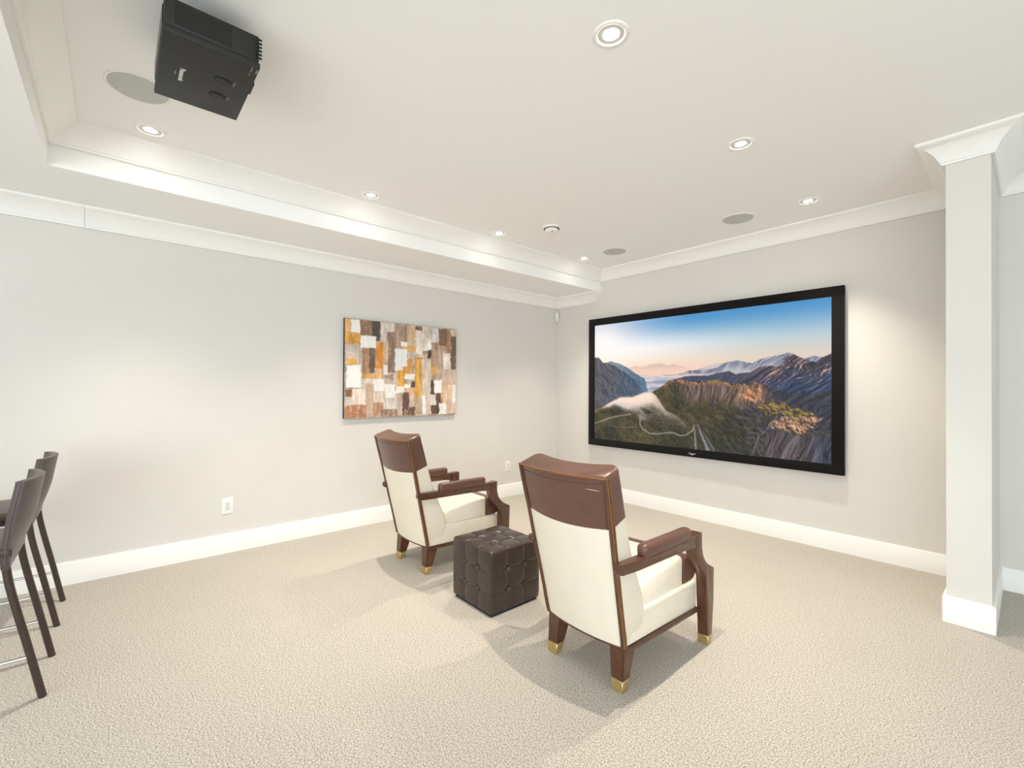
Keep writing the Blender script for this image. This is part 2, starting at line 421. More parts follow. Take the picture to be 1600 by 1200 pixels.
def relief(u, v, fu, fv, seed, k=1.0, o=5, ang=0.6, warp=0.0):
    """shaded relief of a noise heightfield: lit from the right, as rock and turf are"""
    if warp:
        wu = fbm(u, v, 9, 6, seed + 400, 3) - .5; wv = fbm(u, v, 9, 6, seed + 500, 3) - .5; u = u + warp * wu; v = v + warp * wv
    e = .0016
    d = (fbm(u + e * math.cos(ang), v - e * math.sin(ang) * 1.78, fu, fv, seed, o) - fbm(u - e * math.cos(ang), v + e * math.sin(ang) * 1.78, fu, fv, seed, o))
    return np.clip(.5 - d * k * 4.8, 0, 1)
def landscape(nu, nv):
    u, v = np.meshgrid(np.linspace(0, 1, nu), np.linspace(0, 1, nv), indexing='ij')
    asp = 1.78; sh = u.shape + (3,)
    full = lambda c: np.broadcast_to(c, sh)
    # sky
    top = mixc(full(C(214, 216, 230)), C(80, 148, 202), sst(u, .0, .55))
    midc = mixc(full(C(255, 250, 246)), C(190, 208, 214), sst(u, .12, .95))
    low = mixc(full(C(255, 238, 220)), C(226, 208, 192), sst(u, .1, .9))
    img = mixc(top, midc, sst(v, .0, .25)); img = mixc(img, low, sst(v, .2, .36))
    img = mixc(img, full(C(246, 206, 184)), sst(v, .31, .43) * sst(u, .1, .26) * (1 - sst(u, .5, .72)) * .85)
    img = mixc(img, full(C(255, 252, 248)), np.exp(-((u - .03) ** 2 / .018 + (v - .16) ** 2 / .018)) * .9)
    def layer(r, base, soft=.003, op=1.0):
        nonlocal img
        f = sst(v - r, -soft, soft) * op; img = img * (1 - f[..., None]) + base * f[..., None]; return f
    fine = fbm(u, v, 130, 75, 77, 3); rock = fbm(u, v, 40, 24, 5, 5)
    r1 = relief(u, v, 26, 15, 211, 1.0, 6, .5, .10); r2 = relief(u * 1.0 + v * .35, v, 34, 10, 223, 1.0, 6, .3, .12); r3 = relief(u, v, 60, 40, 237, .8, 5, .7, .05)
    def shade(c, r, lo=.45, hi=1.5): return np.clip(c * (lo + (hi - lo) * r)[..., None], 0, 1)
    # distant hazy hills
    layer(ridge(u, [(.16, .46), (.201, .385), (.239, .372), (.27, .385), (.294, .377), (.312, .361), (.364, .358), (.398, .376), (.431, .366), (.471, .393), (.53, .45)], .004, 3), mixc(full(C(216, 188, 176)), C(244, 206, 188), sst(v, .365, .42)), .005, .8)
    layer(ridge(u, [(.53, .42), (.566, .392), (.613, .373), (.66, .372), (.72, .40)], .003, 4), full(C(206, 194, 190)), .005, .8)
    rf = ridge(u, [(.43, .462), (.456, .439), (.495, .421), (.54, .416), (.599, .41), (.627, .387), (.654, .369), (.698, .361), (.72, .371), (.746, .381), (.764, .362), (.783, .352), (.813, .345), (.848, .334), (.873, .325), (.898, .35), (.92, .363), (.944, .351), (.972, .361), (1.0, .369)], .009, 9)
    fc = shade(full(C(136, 144, 164)), r2, .7, 1.25); fc = mixc(fc, C(224, 192, 178), sst(r2, .62, .8) * .45)
    fc = mixc(fc, C(196, 192, 198), sst(v - rf, .015, .07) * (1 - sst(u, .72, .95)) * .85); layer(rf, fc)
    # cloud sea
    sea = mixc(full(C(168, 174, 194)), C(218, 206, 206), sst(fbm(u, v, 10, 70, 15, 3), .35, .65)); sea = mixc(sea, C(240, 214, 202), 1 - sst(v, .445, .49)); sea = mixc(sea, C(128, 138, 164), sst(fbm(u, v, 14, 80, 19, 3), .52, .66) * .6)
    layer(np.where((u > .15) & (u < .66), .448 + .006 * (fbm(u, u * 0, 30, 1, 2) - .5), 9), sea, .016)
    # left mountains
    layer(ridge(u, [(.06, .36), (.08, .329), (.101, .325), (.142, .346), (.191, .378), (.23, .427), (.262, .457), (.285, .475), (.31, .62)], .005, 21), shade(mixc(full(C(126, 138, 152)), C(92, 116, 142), sst(u, .12, .26)), r3, .85, 1.15))
    l1 = ridge(u, [(0, .282), (.026, .285), (.053, .332), (.09, .342), (.132, .375), (.172, .414), (.211, .46), (.239, .496), (.258, .525), (.276, .568), (.29, .60), (.36, .70)], .008, 23)
    lc = mixc(full(C(96, 94, 102)), C(78, 96, 118), sst(u + (v - .4) * .3, .08, .28)); lc = shade(lc, r1, .62, 1.3); lc = mixc(lc, C(104, 98, 92), sst(v, .5, .7) * .35); layer(l1, lc)
    # middle rock range
    rm = ridge(u, [(.40, .52), (.431, .479), (.479, .462), (.54, .461), (.599, .453), (.661, .428), (.688, .453), (.74, .443), (.765, .418), (.789, .404), (.813, .4), (.836, .407), (.848, .391), (.862, .347), (.887, .338), (.906, .362), (.925, .374), (.952, .387), (.972, .361), (1.0, .332)], .009, 25)
    rd = relief(u + v * .8, v - u * .25, 30, 8, 251, 1.1, 6, .2, .10)
    mc = mixc(full(C(86, 80, 92)), C(64, 76, 106), sst(v - rm, .03, .16)); mc = shade(mc, rd, .5, 1.35); mc = mixc(mc, C(228, 176, 150), sst(rd, .66, .84) * sst(u, .74, .82) * (1 - sst(v - rm, .08, .2)) * .9)
    mc = mixc(mc, full(C(76, 82, 104)), (1 - sst(u, .6, .78)) * .75); layer(rm, mc)
    # foreground massif
    rr = ridge(u, [(.25, .64), (.276, .594), (.33, .574), (.361, .546), (.398, .498), (.431, .483), (.479, .489), (.51, .506), (.57, .497), (.613, .488), (.648, .508), (.701, .524), (.746, .512), (.774, .505), (.795, .532), (.819, .561), (.865, .566), (.92, .576), (.962, .578), (1.0, .556)], .006, 27)
    grass = mixc(full(C(80, 77, 57)), C(98, 88, 62), sst(rock, .4, .6)); grass = mixc(grass, C(60, 60, 52), sst(fbm(u, v, 9, 6, 51, 4), .42, .66) * .8); grass = shade(grass, r3, .80, 1.12) * .93
    grass = mixc(grass, C(150, 142, 138), sst(fine, .64, .76) * .3)
    rockc = shade(mixc(full(C(84, 76, 77)), C(64, 61, 70), sst(rock, .4, .6)), r3, .55, 1.4); rockc = mixc(rockc, C(64, 66, 50), sst(fbm(u, v, 16, 12, 57, 4), .5, .62) * .6)
    fr = mixc(grass, rockc, sst(u + .7 * (fbm(u, v, 7, 6, 63, 4) - .5), .52, .68))
    crag = sst(v - rr, .0, .03) * (1 - sst(v - rr, .09, .19)) * sst(u, .43, .5) * (1 - sst(u, .76, .86))
    rv = relief(u + v * .15, v * .5, 46, 9, 271, 1.0, 5, .1, .06)
    fr = mixc(fr, shade(mixc(full(C(116, 98, 92)), C(150, 116, 96), sst(u, .6, .75)), rv, .55, 1.35), crag * .85)
    fr = mixc(fr, C(204, 142, 98), (1 - sst(v - rr, .004, .045)) * sst(u, .34, .4) * (1 - sst(u, .72, .80)) * (.15 + .75 * sst(r3, .4, .7)))
    fr = mixc(fr, C(128, 122, 62), (1 - sst(v - rr, .0, .03)) * (sst(u, .56, .585) * (1 - sst(u, .62, .65))) * .9)
    dk = sst(u, .76, .85) * (1 - sst(v + .3 * (rock - .5), .70, .82)); fr = mixc(fr, shade(full(C(66, 68, 80)), rd, .55, 1.3), dk * .9)
    dl = np.exp(-(((u - .62) / .14) ** 2 + ((v - .95) / .13) ** 2)); fr = mixc(fr, shade(full(C(58, 60, 50)), r3, .75, 1.2), dl * .75)
    layer(rr, fr)
    # low hill on the left
    hl = ridge(u, [(0, .752), (.064, .718), (.107, .694), (.134, .712), (.2, .73), (.3, .70), (.34, .62)], .004, 29)
    layer(hl, mixc(grass, C(152, 124, 66), (1 - sst(v - hl, .0, .045)) * .7 * (1 - sst(u, .1, .16))), .005, 1 - sst(u, .26, .34))
    img = mixc(img, full(C(104, 98, 56)), np.exp(-(((u - .25) / .12) ** 2 + ((v - .95) / .05) ** 2)) * .45 * sst(rock, .35, .6))
    # sunlit turf and rock
    for poly, c in (([(.769, .652), (.839, .632), (.87, .656), (.844, .709), (.802, .739), (.769, .684)], C(150, 122, 64)), ([(.844, .709), (.87, .672), (.908, .679), (.958, .70), (.925, .713), (.895, .745), (.857, .724)], C(160, 134, 58)),
                    ([(.69, .61), (.74, .56), (.774, .545), (.785, .63), (.746, .635)], C(206, 142, 108)), ([(.80, .80), (.85, .735), (.93, .725), (.975, .72), (.94, .79), (.905, .84), (.86, .82)], C(204, 156, 118))):
        uu = u + .022 * (fbm(u, v, 60, 36, 91, 3) - .5); vv = v + .05 * (fbm(u, v, 60, 36, 95, 3) - .5)
        f = inpoly(uu, vv, poly).astype(float); img = mixc(img, shade(full(c), r3, .62, 1.25), f * (.25 + .6 * sst(r3 * .4 + fine * .6, .36, .60)))
    # lower right cliff
    cl = sst(v - ridge(u, [(.77, .90), (.796, .829), (.834, .813), (.87, .809), (.91, .828), (.944, .838), (1.0, .82)], .012, 33), -.01, .03) * sst(u, .775, .81)
    rc = relief(u + .15 * v, v * .45, 40, 9, 291, 1.1, 6, .2, .08); img = mixc(img, shade(mixc(full(C(92, 84, 88)), C(68, 72, 90), sst(u, .9, 1.0)), rc, .5, 1.4), cl * .9)
    # paths, gully, scree
    for pts, w, c, op in (([(0, .866), (.05, .838), (.097, .809), (.157, .783), (.211, .768)], .006, C(172, 158, 148), .7), ([(.262, .79), (.262, .848), (.279, .885), (.312, .91), (.344, .912), (.39, .896), (.428, .89), (.457, .907), (.486, .897), (.51, .867), (.521, .824)], .0055, C(172, 164, 152), .75),
                      ([(.088, .875), (.158, .881), (.245, .873)], .003, C(140, 128, 108), .6), ([(.834, .726), (.802, .807), (.769, .875), (.746, .991)], .005, C(128, 120, 112), .6), ([(.645, .89), (.66, .95), (.69, .99)], .004, C(110, 106, 100), .5)):
        d = seg_dist(u + .004 * (fine - .5), v + .010 * (fine - .5), pts, asp); img = mixc(img, full(c), (1 - sst(d, w * .4, w * 1.5)) * op)
    cu_ = .53 + .19 * (v - .82); wd = .006 + .26 * (v - .82)
    sc = (np.abs(u - cu_) < np.clip(wd, 0, .045)) & (v > .815)
    lines = fbm((u - cu_) / np.clip(wd + .012, .015, 1) * .5 + .5 + .06 * fine, v * .3, 26, 5, 71, 3); img = mixc(img, full(C(166, 168, 176)), sc * sst(lines, .40, .66) * .8)
    # cloud spilling over the saddle
    ft = np.interp(u, [.054, .092, .157, .219, .286, .319, .343, .39, .45, .482], [.725, .681, .631, .628, .587, .58, .611, .722, .766, .829])
    fb = np.interp(u, [.054, .125, .166, .228, .266, .295, .367, .435, .484], [.735, .725, .775, .80, .815, .80, .81, .825, .848])
    wisp = fbm(u + .35 * v, v * .8 - .55 * u, 16, 26, 81, 5)
    th = np.clip((v - ft) / np.maximum(fb - ft, .01), -1, 2)
    f = sst(v - ft, -.014, .012) * (1 - sst(th + .9 * (wisp - .5), .25, 1.0)) * ((u > .05) & (u < .486)); f = f * (1 - .75 * sst(u, .27, .46))
    img = mixc(img, mixc(full(C(252, 228, 208)), C(196, 182, 182), sst(th, .1, .8)), np.clip(f * 1.1, 0, 1))
    return np.clip(img, 0, 1)

def picture_mesh(name, img, origin, eu, ev, m, parent):
    nu, nv = img.shape[:2]
    a, b = np.meshgrid(np.linspace(0, 1, nu), np.linspace(0, 1, nv), indexing='ij')
    co = np.array(origin)[None, None, :] + a[..., None] * np.array(eu) + b[..., None] * np.array(ev)
    idx = np.arange(nu * nv).reshape(nu, nv)
    q = np.stack([idx[:-1, :-1], idx[:-1, 1:], idx[1:, 1:], idx[1:, :-1]], -1).reshape(-1, 4)
    me = bpy.data.meshes.new(name); me.vertices.add(nu * nv); me.vertices.foreach_set('co', co.reshape(-1))
    me.loops.add(q.size); me.loops.foreach_set('vertex_index', q.reshape(-1)); me.polygons.add(len(q)); me.polygons.foreach_set('loop_start', np.arange(0, q.size, 4))
    me.update(calc_edges=True); me.validate()
    at = me.color_attributes.new('Col', 'FLOAT_COLOR', 'POINT')
    rgba = np.ones((nu * nv, 4)); rgba[:, :3] = srgb2lin(img.reshape(-1, 3)); at.data.foreach_set('color', rgba.reshape(-1))
    return me_obj(name, me, m, parent)

# ------------------------------------------------------------------ projection screen
t = thing('projection_screen', 'large black framed projection screen showing a mountain landscape', 'screen', (1.945, -.06, 1.4285))
X0, X1, Z0, Z1 = .608 - 1.945, 3.283 - 1.945, .643 - 1.4285, 2.214 - 1.4285
fx, fz = .090, .084
bm = bmesh.new()
for q in ((X0, X1, Z1 - fz, Z1), (X0, X1, Z0, Z0 + fz)): box(bm, q[0], q[1], 0, .035, q[2], q[3], .004, 2)
for q in ((X0, X0 + fx), (X1 - fx, X1)): box(bm, q[0], q[1], .0003, .0345, Z0 + .01, Z1 - .01, .004, 2)
bm_obj('frame', bm, 'black_velvet', t, 35)
picture_mesh('picture', landscape(500, 281), (X0 + fx - .004, .012, Z1 - fz + .004), (X1 - X0 - 2 * fx + .008, 0, 0), (0, 0, -(Z1 - Z0 - 2 * fz + .008)), 'projected_picture', t)
bm = bmesh.new(); box(bm, X0 + .03, X1 - .03, .016, .034, Z0 + .03, Z1 - .03); bm_obj('backing', bm, 'black_matte', t)
for x in (-.9, .9):
    bm = bmesh.new(); box(bm, x - .06, x + .06, .033, .0605, .62, .70); bm_obj('wall_bracket', bm, 'black_matte', t)
bm = bmesh.new()
wing = [(-.043, .011), (-.020, .006), (.020, .006), (.043, .011), (.026, -.003), (.012, -.008), (.004, -.013), (-.004, -.013), (-.012, -.008), (-.026, -.003)]
zc = .676 - 1.4285; xc = 1.978 - 1.945
loft(bm, [[Vector((xc + x, -.0002, zc + z)) for x, z in wing], [Vector((xc + x, -.0022, zc + z)) for x, z in wing]])
bm_obj('emblem', bm, 'silver', t)
bm = bmesh.new()
for k in range(5): box(bm, xc - .016 + k * .008 - .0012, xc - .016 + k * .008 + .0012, -.0028, -.002, zc - .004, zc + .004)
bm_obj('emblem_marks', bm, 'slot_dark', t)

# ------------------------------------------------------------------ painting
PAINT=[(-2,11,55,137,'E0A868'),(47,8,120,135,'F2EFEA'),(2,141,121,253,'D89A38'),(3,255,121,346,'C0B4A8'),(4,336,125,457,'CFC0AE'),(19,402,93,453,'E0A040'),(16,465,128,691,'F6F3EE'),(120,1,224,162,'8A6A50'),(216,1,281,206,'4A4440'),(123,155,246,285,'F0EFEC'),(133,287,198,587,'B08868'),(194,283,239,585,'6A5648'),(134,545,240,594,'DFA858'),(247,214,308,489,'E0882A'),(240,489,309,600,'E6B88A'),(283,3,343,211,'D8CCC0'),(343,1,406,97,'D8CFC4'),(344,97,410,527,'8A7060'),(308,209,349,455,'D8B898'),(309,452,350,550,'F0ECE6'),(406,3,467,264,'A88C78'),(467,13,517,199,'A08470'),(517,16,592,238,'D0AE88'),(459,194,518,244,'F0EDEA'),(468,244,588,296,'E0A85A'),(408,271,519,508,'F0F0EE'),(519,299,591,366,'C8BCB4'),(520,367,566,533,'E0A048'),(434,503,493,677,'E8A030'),(479,457,529,534,'D89848'),(497,538,590,599,'F2EEE8'),(494,649,549,699,'F2EEE6'),(558,621,593,687,'5A4238'),(503,693,594,809,'DDB088'),(399,526,434,678,'E4CFC0'),(226,600,317,729,'F4F1EC'),(321,651,413,801,'F2EFEA'),(417,677,498,743,'F0EBE4'),(138,597,228,700,'DCCFC4'),(164,648,233,991,'C4A890'),(60,701,167,869,'E4D4C6'),(5,711,56,782,'8A5A40'),(5,782,61,892,'D8CCC0'),(7,869,169,996,'B07A58'),(233,732,330,848,'DCCDC0'),(230,847,314,990,'B08468'),(314,802,481,920,'D8CEC6'),(289,919,437,994,'8A7060'),(436,743,486,982,'C0A898'),(481,743,541,985,'5E4640'),(541,776,594,904,'CDB8A8'),(491,903,595,986,'6A5248'),(592,7,659,52,'6A4A40'),(595,52,660,322,'E4DACC'),(659,3,752,88,'D8CCBC'),(660,89,748,277,'E2D6C8'),(747,5,818,178,'D8D6D6'),(714,160,753,257,'F2F0EC'),(598,314,714,359,'D0BCA4'),(712,261,746,361,'4A3A34'),(595,367,657,794,'E0A440'),(658,362,751,982,'D4C4B6'),(659,777,693,981,'F0ECE8'),(595,794,661,984,'B89C88'),(818,7,906,206,'7A5A48'),(896,6,944,284,'9A7456'),(938,6,1002,84,'D8C4A8'),(945,83,1004,470,'6A5648'),(746,173,815,467,'A88A74'),(747,456,804,536,'D8A450'),(815,208,867,581,'C0A48E'),(867,285,940,485,'E8DED4'),(806,473,1000,650,'CDB4A2'),(741,600,782,767,'4E3A34'),(776,602,853,746,'F2F0EC'),(742,767,798,887,'D8CEC4'),(798,746,865,988,'5A443C'),(748,888,829,986,'5E463E'),(853,650,975,868,'DDBEA4'),(829,861,907,989,'F0ECE6'),(901,863,1003,987,'D8BCA8'),(966,649,1001,869,'EFEAE2'),(843,750,869,849,'C89050')]
def painting(nu, nv):
    u, v = np.meshgrid(np.linspace(0, 1, nu), np.linspace(0, 1, nv), indexing='ij')
    st = fbm(u, v, 60, 9, 5, 4); bl = fbm(u, v, 18, 14, 9, 5); fine = fbm(u, v, 110, 80, 3, 3)
    img = mixc(np.broadcast_to(C(206, 188, 172), u.shape + (3,)), C(168, 142, 122), sst(bl, .4, .65))
    wob = .006
    for k, (a, b, c, d, h) in enumerate(PAINT):
        col = C(*[int(h[i:i + 2], 16) for i in (0, 2, 4)])
        uu = u + wob * (vnoise(u, v, 40, 40, 100 + k) - .5) * 2; vv = v + wob * (vnoise(u, v, 40, 40, 300 + k) - .5) * 2
        f = sst(uu, a / 1000 - .004, a / 1000 + .004) * (1 - sst(uu, c / 1000 - .004, c / 1000 + .004)) * sst(vv, b / 1000 - .005, b / 1000 + .005) * (1 - sst(vv, d / 1000 - .005, d / 1000 + .005))
        lum = col.mean(); var = .05 if lum > .88 else .24
        cc = col[None, None, :] * (1 + var * ((st - .5) * 1.6 + (bl - .5) * 1.2)[..., None])
        if .3 < lum < .75: cc = mixc(cc, np.broadcast_to(C(214, 196, 182), cc.shape), sst(fine * .5 + st * .5, .55, .68) * .55)
        img = mixc(img, cc, f * (.97 if lum > .85 else .92))
    img = img * (1 + .05 * (fine - .5)[..., None])
    return np.clip(img, 0, 1)
t = thing('abstract_painting', 'abstract canvas of white, ochre and brown blocks on the left wall', 'painting', (0, -2.31, 1.5235))
bm = bmesh.new(); box(bm, .001, .034, -.630, .630, -.4765, .4765); bm_obj('stretched_edge', bm, 'canvas_edge', t)
picture_mesh('canvas', painting(260, 200), (.0355, -.629, .4755), (0, 1.258, 0), (0, 0, -.951), 'painted_canvas', t)

# ------------------------------------------------------------------ ceiling projector
PZ = 2.60
t = thing('ceiling_projector', 'black projector hanging upside down from the ceiling', 'projector', (2.066, -4.302, PZ))
bm = bmesh.new(); box(bm, -.234, .234, -.153, .153, 0, .022, .004, 2); bm_obj('bottom_panel', bm, 'black_body', t, 35)
bm = bmesh.new(); box(bm, -.231, .231, -.150, .150, .0255, .128, .006, 2); bm_obj('case', bm, 'black_body', t, 35)
bm = bmesh.new(); box(bm, -.228, .228, -.147, .147, .02, .028); bm_obj('seam_gap', bm, 'black_gloss', t)
for k in range(6):
    bm = bmesh.new(); box(bm, .2315, .239, .146 - .010 - k * .0, .158, .036 + k * .0145, .043 + k * .0145, .002, 1); bm_obj('vent_fin', bm, 'black_gloss', t)
bm = bmesh.new(); box(bm, .2312, .2328, -.12, .055, .038, .115, .001, 1); bm_obj('side_door', bm, 'black_gloss', t)
bm = bmesh.new(); box(bm, -.2, .2, -.1535, -.149, .04, .11, .001, 1); bm_obj('connector_panel', bm, 'black_gloss', t)
bm = bmesh.new()
rings = [[Vector((.0 + r * math.cos(2 * math.pi * k / 32), y, .070 + r * math.sin(2 * math.pi * k / 32))) for k in range(32)] for r, y in ((.048, .149), (.048, .166), (.043, .168), (.038, .160), (.001, .156))]
loft(bm, rings); bm_obj('lens', bm, 'black_gloss', t, 40)
bm = bmesh.new(); box(bm, .03, .10, .152, .160, .004, .020, .002, 1); bm_obj('front_foot', bm, 'black_gloss', t)
bm = bmesh.new(); tube(bm, [(0, 0, .125), (0, 0, .20)], .022, 20); bm_obj('mount_pole', bm, 'black_matte', t, 40)
bm = bmesh.new(); lathe(bm, [(.07, HC - PZ), (.07, HC - PZ - .008), (.03, HC - PZ - .012), (.001, HC - PZ - .012)], 32); bm_obj('ceiling_plate', bm, 'black_matte', t, 40)
for (x, y) in ((2.122, -4.249), (1.997, -4.250)):
    x -= 2.066; y += 4.302
    def oval(hx, hy, z0, z1, m, nm, par, ox=0, oy=0):
        pts = []
        for k in range(28):
            a = 2 * math.pi * k / 28; pts.append((x + ox + hx * math.cos(a), y + oy + (hy - hx) * (1 if math.sin(a) >= 0 else -1) + hx * math.sin(a)))
        bmm = bmesh.new(); loft(bmm, [[Vector((px, py, z0)) for px, py in pts], [Vector((px, py, z1)) for px, py in pts]]); return bm_obj(nm, bmm, m, par, 35)
    kb = oval(.0185, .031, .002, -.0014, 'black_velvet', 'adjuster_ring', t)
    oval(.0115, .0235, .0, -.0024, 'black_body', 'adjuster_dial', kb)
    for oy in (-.013, .013): oval(.0055, .0062, .0, -.0042, 'black_gloss', 'adjuster_knob', kb, 0, oy)
def text_part(s, size, loc, par, m, name):
    cu = bpy.data.curves.new('lettering', 'FONT'); cu.body = s; cu.size = size; cu.align_x = 'CENTER'; cu.align_y = 'CENTER'; cu.extrude = .0004; cu.offset = size * .012
    ob = bpy.data.objects.new('lettering', cu); COL.objects.link(ob)
    bpy.context.view_layer.update()
    me = bpy.data.meshes.new_from_object(ob.evaluated_get(bpy.context.evaluated_depsgraph_get()))
    bpy.data.objects.remove(ob); bpy.data.curves.remove(cu)
    o = me_obj(name, me, m, par)
    # read from below: along -X, letters' tops towards +Y
    o.matrix_local = Matrix(((-1, 0, 0, loc[0]), (0, 1, 0, loc[1]), (0, 0, -1, loc[2]), (0, 0, 0, 1)))
    return o
text_part('Panasonic', .0245, (2.050 - 2.066, -4.379 + 4.302, -.0006), t, 'print_white', 'maker_lettering')
def dash(x, y, hx, hy, m='print_grey'):
    bm = bmesh.new(); box(bm, x - hx, x + hx, y - hy, y + hy, -.0007, .001); bm_obj('printed_mark', bm, m, t)
dash(2.052 - 2.066, -.098, .012, .0022); dash(.057, .094, .018, .0016); dash(-.069, .092, .013, .0016)
dash(.203, .146, .014, .003); dash(.208, .128, .018, .0016); dash(.176, .128, .003, .002); dash(.165, .126, .003, .002)
# ------------------------------------------------------------------ armchairs
def make_chair(loc, label):
    t = thing('leather_armchair', label, 'armchair', loc, 0, 'two-tone leather armchairs')
    # (rear y, rear z, front y, front z, half width, bow)
    S = [(-.262, .200, -.195, .196, .226, .030), (-.266, .222, -.135, .226, .230, .032), (-.274, .26, -.092, .272, .232, .034), (-.286, .315, -.078, .330, .233, .036), (-.305, .40, -.100, .405, .236, .037),
         (-.326, .49, -.145, .497, .240, .038), (-.345, .575, -.190, .595, .244, .040), (-.366, .67, -.228, .70, .248, .042), (-.384, .752, -.258, .800, .252, .043),
         (-.403, .83, -.281, .876, .256, .044), (-.420, .90, -.302, .944, .259, .045), (-.432, .952, -.316, .992, .260, .045), (-.437, .975, -.322, 1.012, .260, .045)]
    def sec(s, inset=0.0, tmul=1.0):
        ry, rz, fy, fz, hw, bow = s; hw -= inset
        e = Vector((0, fy - ry, fz - rz)); d = e.length; e.normalize(); R = Vector((0, ry, rz)); pts = []
        def P(x, tt): return R + e * tt + Vector((x, 0, 0))
        B = lambda x: -bow * (1 - (x / hw) ** 2)
        for i in range(13):
            x = -hw + 2 * hw * i / 12; pts.append(P(x, B(x)))
        r = min(.038, d * .4)
        for k in range(6):
            a = (math.pi / 2) * k / 5; pts.append(P(hw - r + r * math.cos(a), d - r + r * math.sin(a) + B(hw - r) * math.sin(a)))
        for i in range(1, 10):
            x = (hw - r) * (1 - 2 * i / 10); pts.append(P(x, d + B(x)))
        for k in range(6):
            a = math.pi / 2 + (math.pi / 2) * k / 5; pts.append(P(-hw + r + r * math.cos(a), d - r + r * math.sin(a) + B(hw - r) * math.sin(a)))
        return pts
    bm = bmesh.new(); loft(bm, [sec(s) for s in S[:9]]); o = bm_obj('backrest', bm, 'cream_leather', t, 50); o['label'] = 'cream leather back'
    top = S[-1]
    crown = list(S[8:]) 
    rings = [sec(s, -.0012) for s in crown]
    # soft rolled top
    rings.append([p + Vector((0, 0, .004)) for p in sec(top, .003)])
    rings.append([Vector((p.x, p.y * .985 - .006, p.z + .010)) for p in sec(top, .010)])
    bm = bmesh.new(); loft(bm, rings); o = bm_obj('headrest', bm, 'brown_leather', t, 55); o['label'] = 'brown leather head section'
    # wood rails down the rear corners, wrapping under into the seat rail
    for sx in (-1, 1):
        path = [(ry, rz, hw) for ry, rz, fy, fz, hw, bow in S][::-1]
        rr = []
        for i, (ry, rz, hw) in enumerate(path):
            a = path[max(i - 1, 0)]; b = path[min(i + 1, len(path) - 1)]
            tg = Vector((0, b[0] - a[0], b[1] - a[1])).normalized(); nr = Vector((0, -tg.z, tg.y))  # towards the front or rear
            if nr.y < 0: nr = -nr
            c = Vector((sx * hw, ry, rz))
            rr.append([c + Vector((sx * dx, 0, 0)) + nr * dn for dx, dn in ((-.010, -.008), (.006, -.011), (.010, -.006), (.011, .008), (.008, .014), (-.006, .014))])
        bm = bmesh.new(); loft(bm, rr); rail = bm_obj('back_rail', bm, 'walnut', t, 40)
        bm = bmesh.new(); tube(bm, [Vector((sx * (hw + .0085), ry - .0055, rz)) for ry, rz, hw in path], .0036, 8); bm_obj('bead', bm, 'walnut_bead', rail, 60)
        bm = bmesh.new(); tube(bm, [Vector((sx * (hw + .0095), ry + .0085, rz)) for ry, rz, hw in path], .0030, 8); bm_obj('bead', bm, 'walnut_bead', rail, 60)
        bm = bmesh.new()
        pl = [Vector((sx * .226, -.262, .200)), Vector((sx * .229, -.245, .188)), Vector((sx * .231, -.20, .184)), Vector((sx * .234, .05, .178)), Vector((sx * .236, .39, .172))]
        loft(bm, [[q + Vector((sx * dx, 0, dz)) for dx, dz in ((-.016, -.009), (.008, -.009), (.011, -.004), (.011, .006), (.008, .010), (-.016, .010))] for q in pl])
        bm_obj('seat_rail', bm, 'walnut', t, 40)
    # bead along the top rear edge
    ry, rz, fy, fz, hw, bow = top
    bm = bmesh.new(); tube(bm, [Vector((x, ry - bow * (1 - (x / hw) ** 2) - .004, rz - .002)) for x in [(-1 + 2 * i / 16) * hw for i in range(17)]], .0055, 8); bm_obj('top_bead', bm, 'walnut_bead', t, 60)
    # welt set in from the edge of the brown rear panel
    wl = []
    def rear(s_, fx):
        ry, rz, fy, fz, hw, bow = s_; e = Vector((0, fy - ry, fz - rz)).normalized(); x = fx * hw
        return Vector((x, ry, rz)) + e * (-bow * (1 - fx * fx) - .0012)
    wl = [rear(S[k], -.93) for k in (8, 9, 10)] + [rear(S[11], -.925)] + [rear(S[11], -.925 + 1.85 * i / 12) for i in range(1, 12)] + [rear(S[11], .925)] + [rear(S[k], .93) for k in (10, 9, 8)]
    bm = bmesh.new(); tube(bm, wl, .0022, 6); bm_obj('panel_welt', bm, 'brown_leather', t, 60)
    # rear bottom rail following the bow
    ry, rz, fy, fz, hw, bow = S[0]
    bm = bmesh.new(); tube(bm, [Vector((x, ry - bow * (1 - (x / hw) ** 2) + .004, rz - .003)) for x in [(-1 + 2 * i / 16) * hw for i in range(17)]], .006, 8); bm_obj('bottom_bead', bm, 'walnut', t, 60)
    # seat base
    bm = bmesh.new(); prism(bm, [(-.235, .196), (.392, .178), (.398, .20), (.396, .31), (.388, .325), (-.13, .33), (-.20, .30)], -.231, .231, .012); bm_obj('seat_base', bm, 'cream_leather', t, 40)
    bm = bmesh.new(); box(bm, -.226, .226, .375, .401, .166, .186, .003, 1); bm_obj('front_rail', bm, 'walnut', t, 40)
    # cushion, cream with a brown nose
    def cush(prof, hw):
        rings = []
        cyy = sum(p[0] for p in prof) / len(prof); czz = sum(p[1] for p in prof) / len(prof)
        for x, sc in ((-hw, .86), (-hw + .006, .94), (-hw + .020, .985), (-hw + .05, 1.0), (0, 1.03), (hw - .05, 1.0), (hw - .02, .985), (hw - .006, .94), (hw, .86)):
            rings.append([Vector((x, cyy + (y - cyy) * (1 if abs(x) < hw - .03 else (.5 + .5 * sc)), .322 + (z - .322) * (sc if z > .36 else 1) + (.006 * (1 - sc) if z < .36 else 0))) for y, z in prof])
        b = bmesh.new(); loft(b, rings); return b
    bm_obj('seat_cushion', cush([(-.105, .330), (.285, .328), (.285, .470), (.20, .474), (.10, .464), (.0, .448), (-.06, .440), (-.10, .415)], .214), 'cream_leather', t, 50)
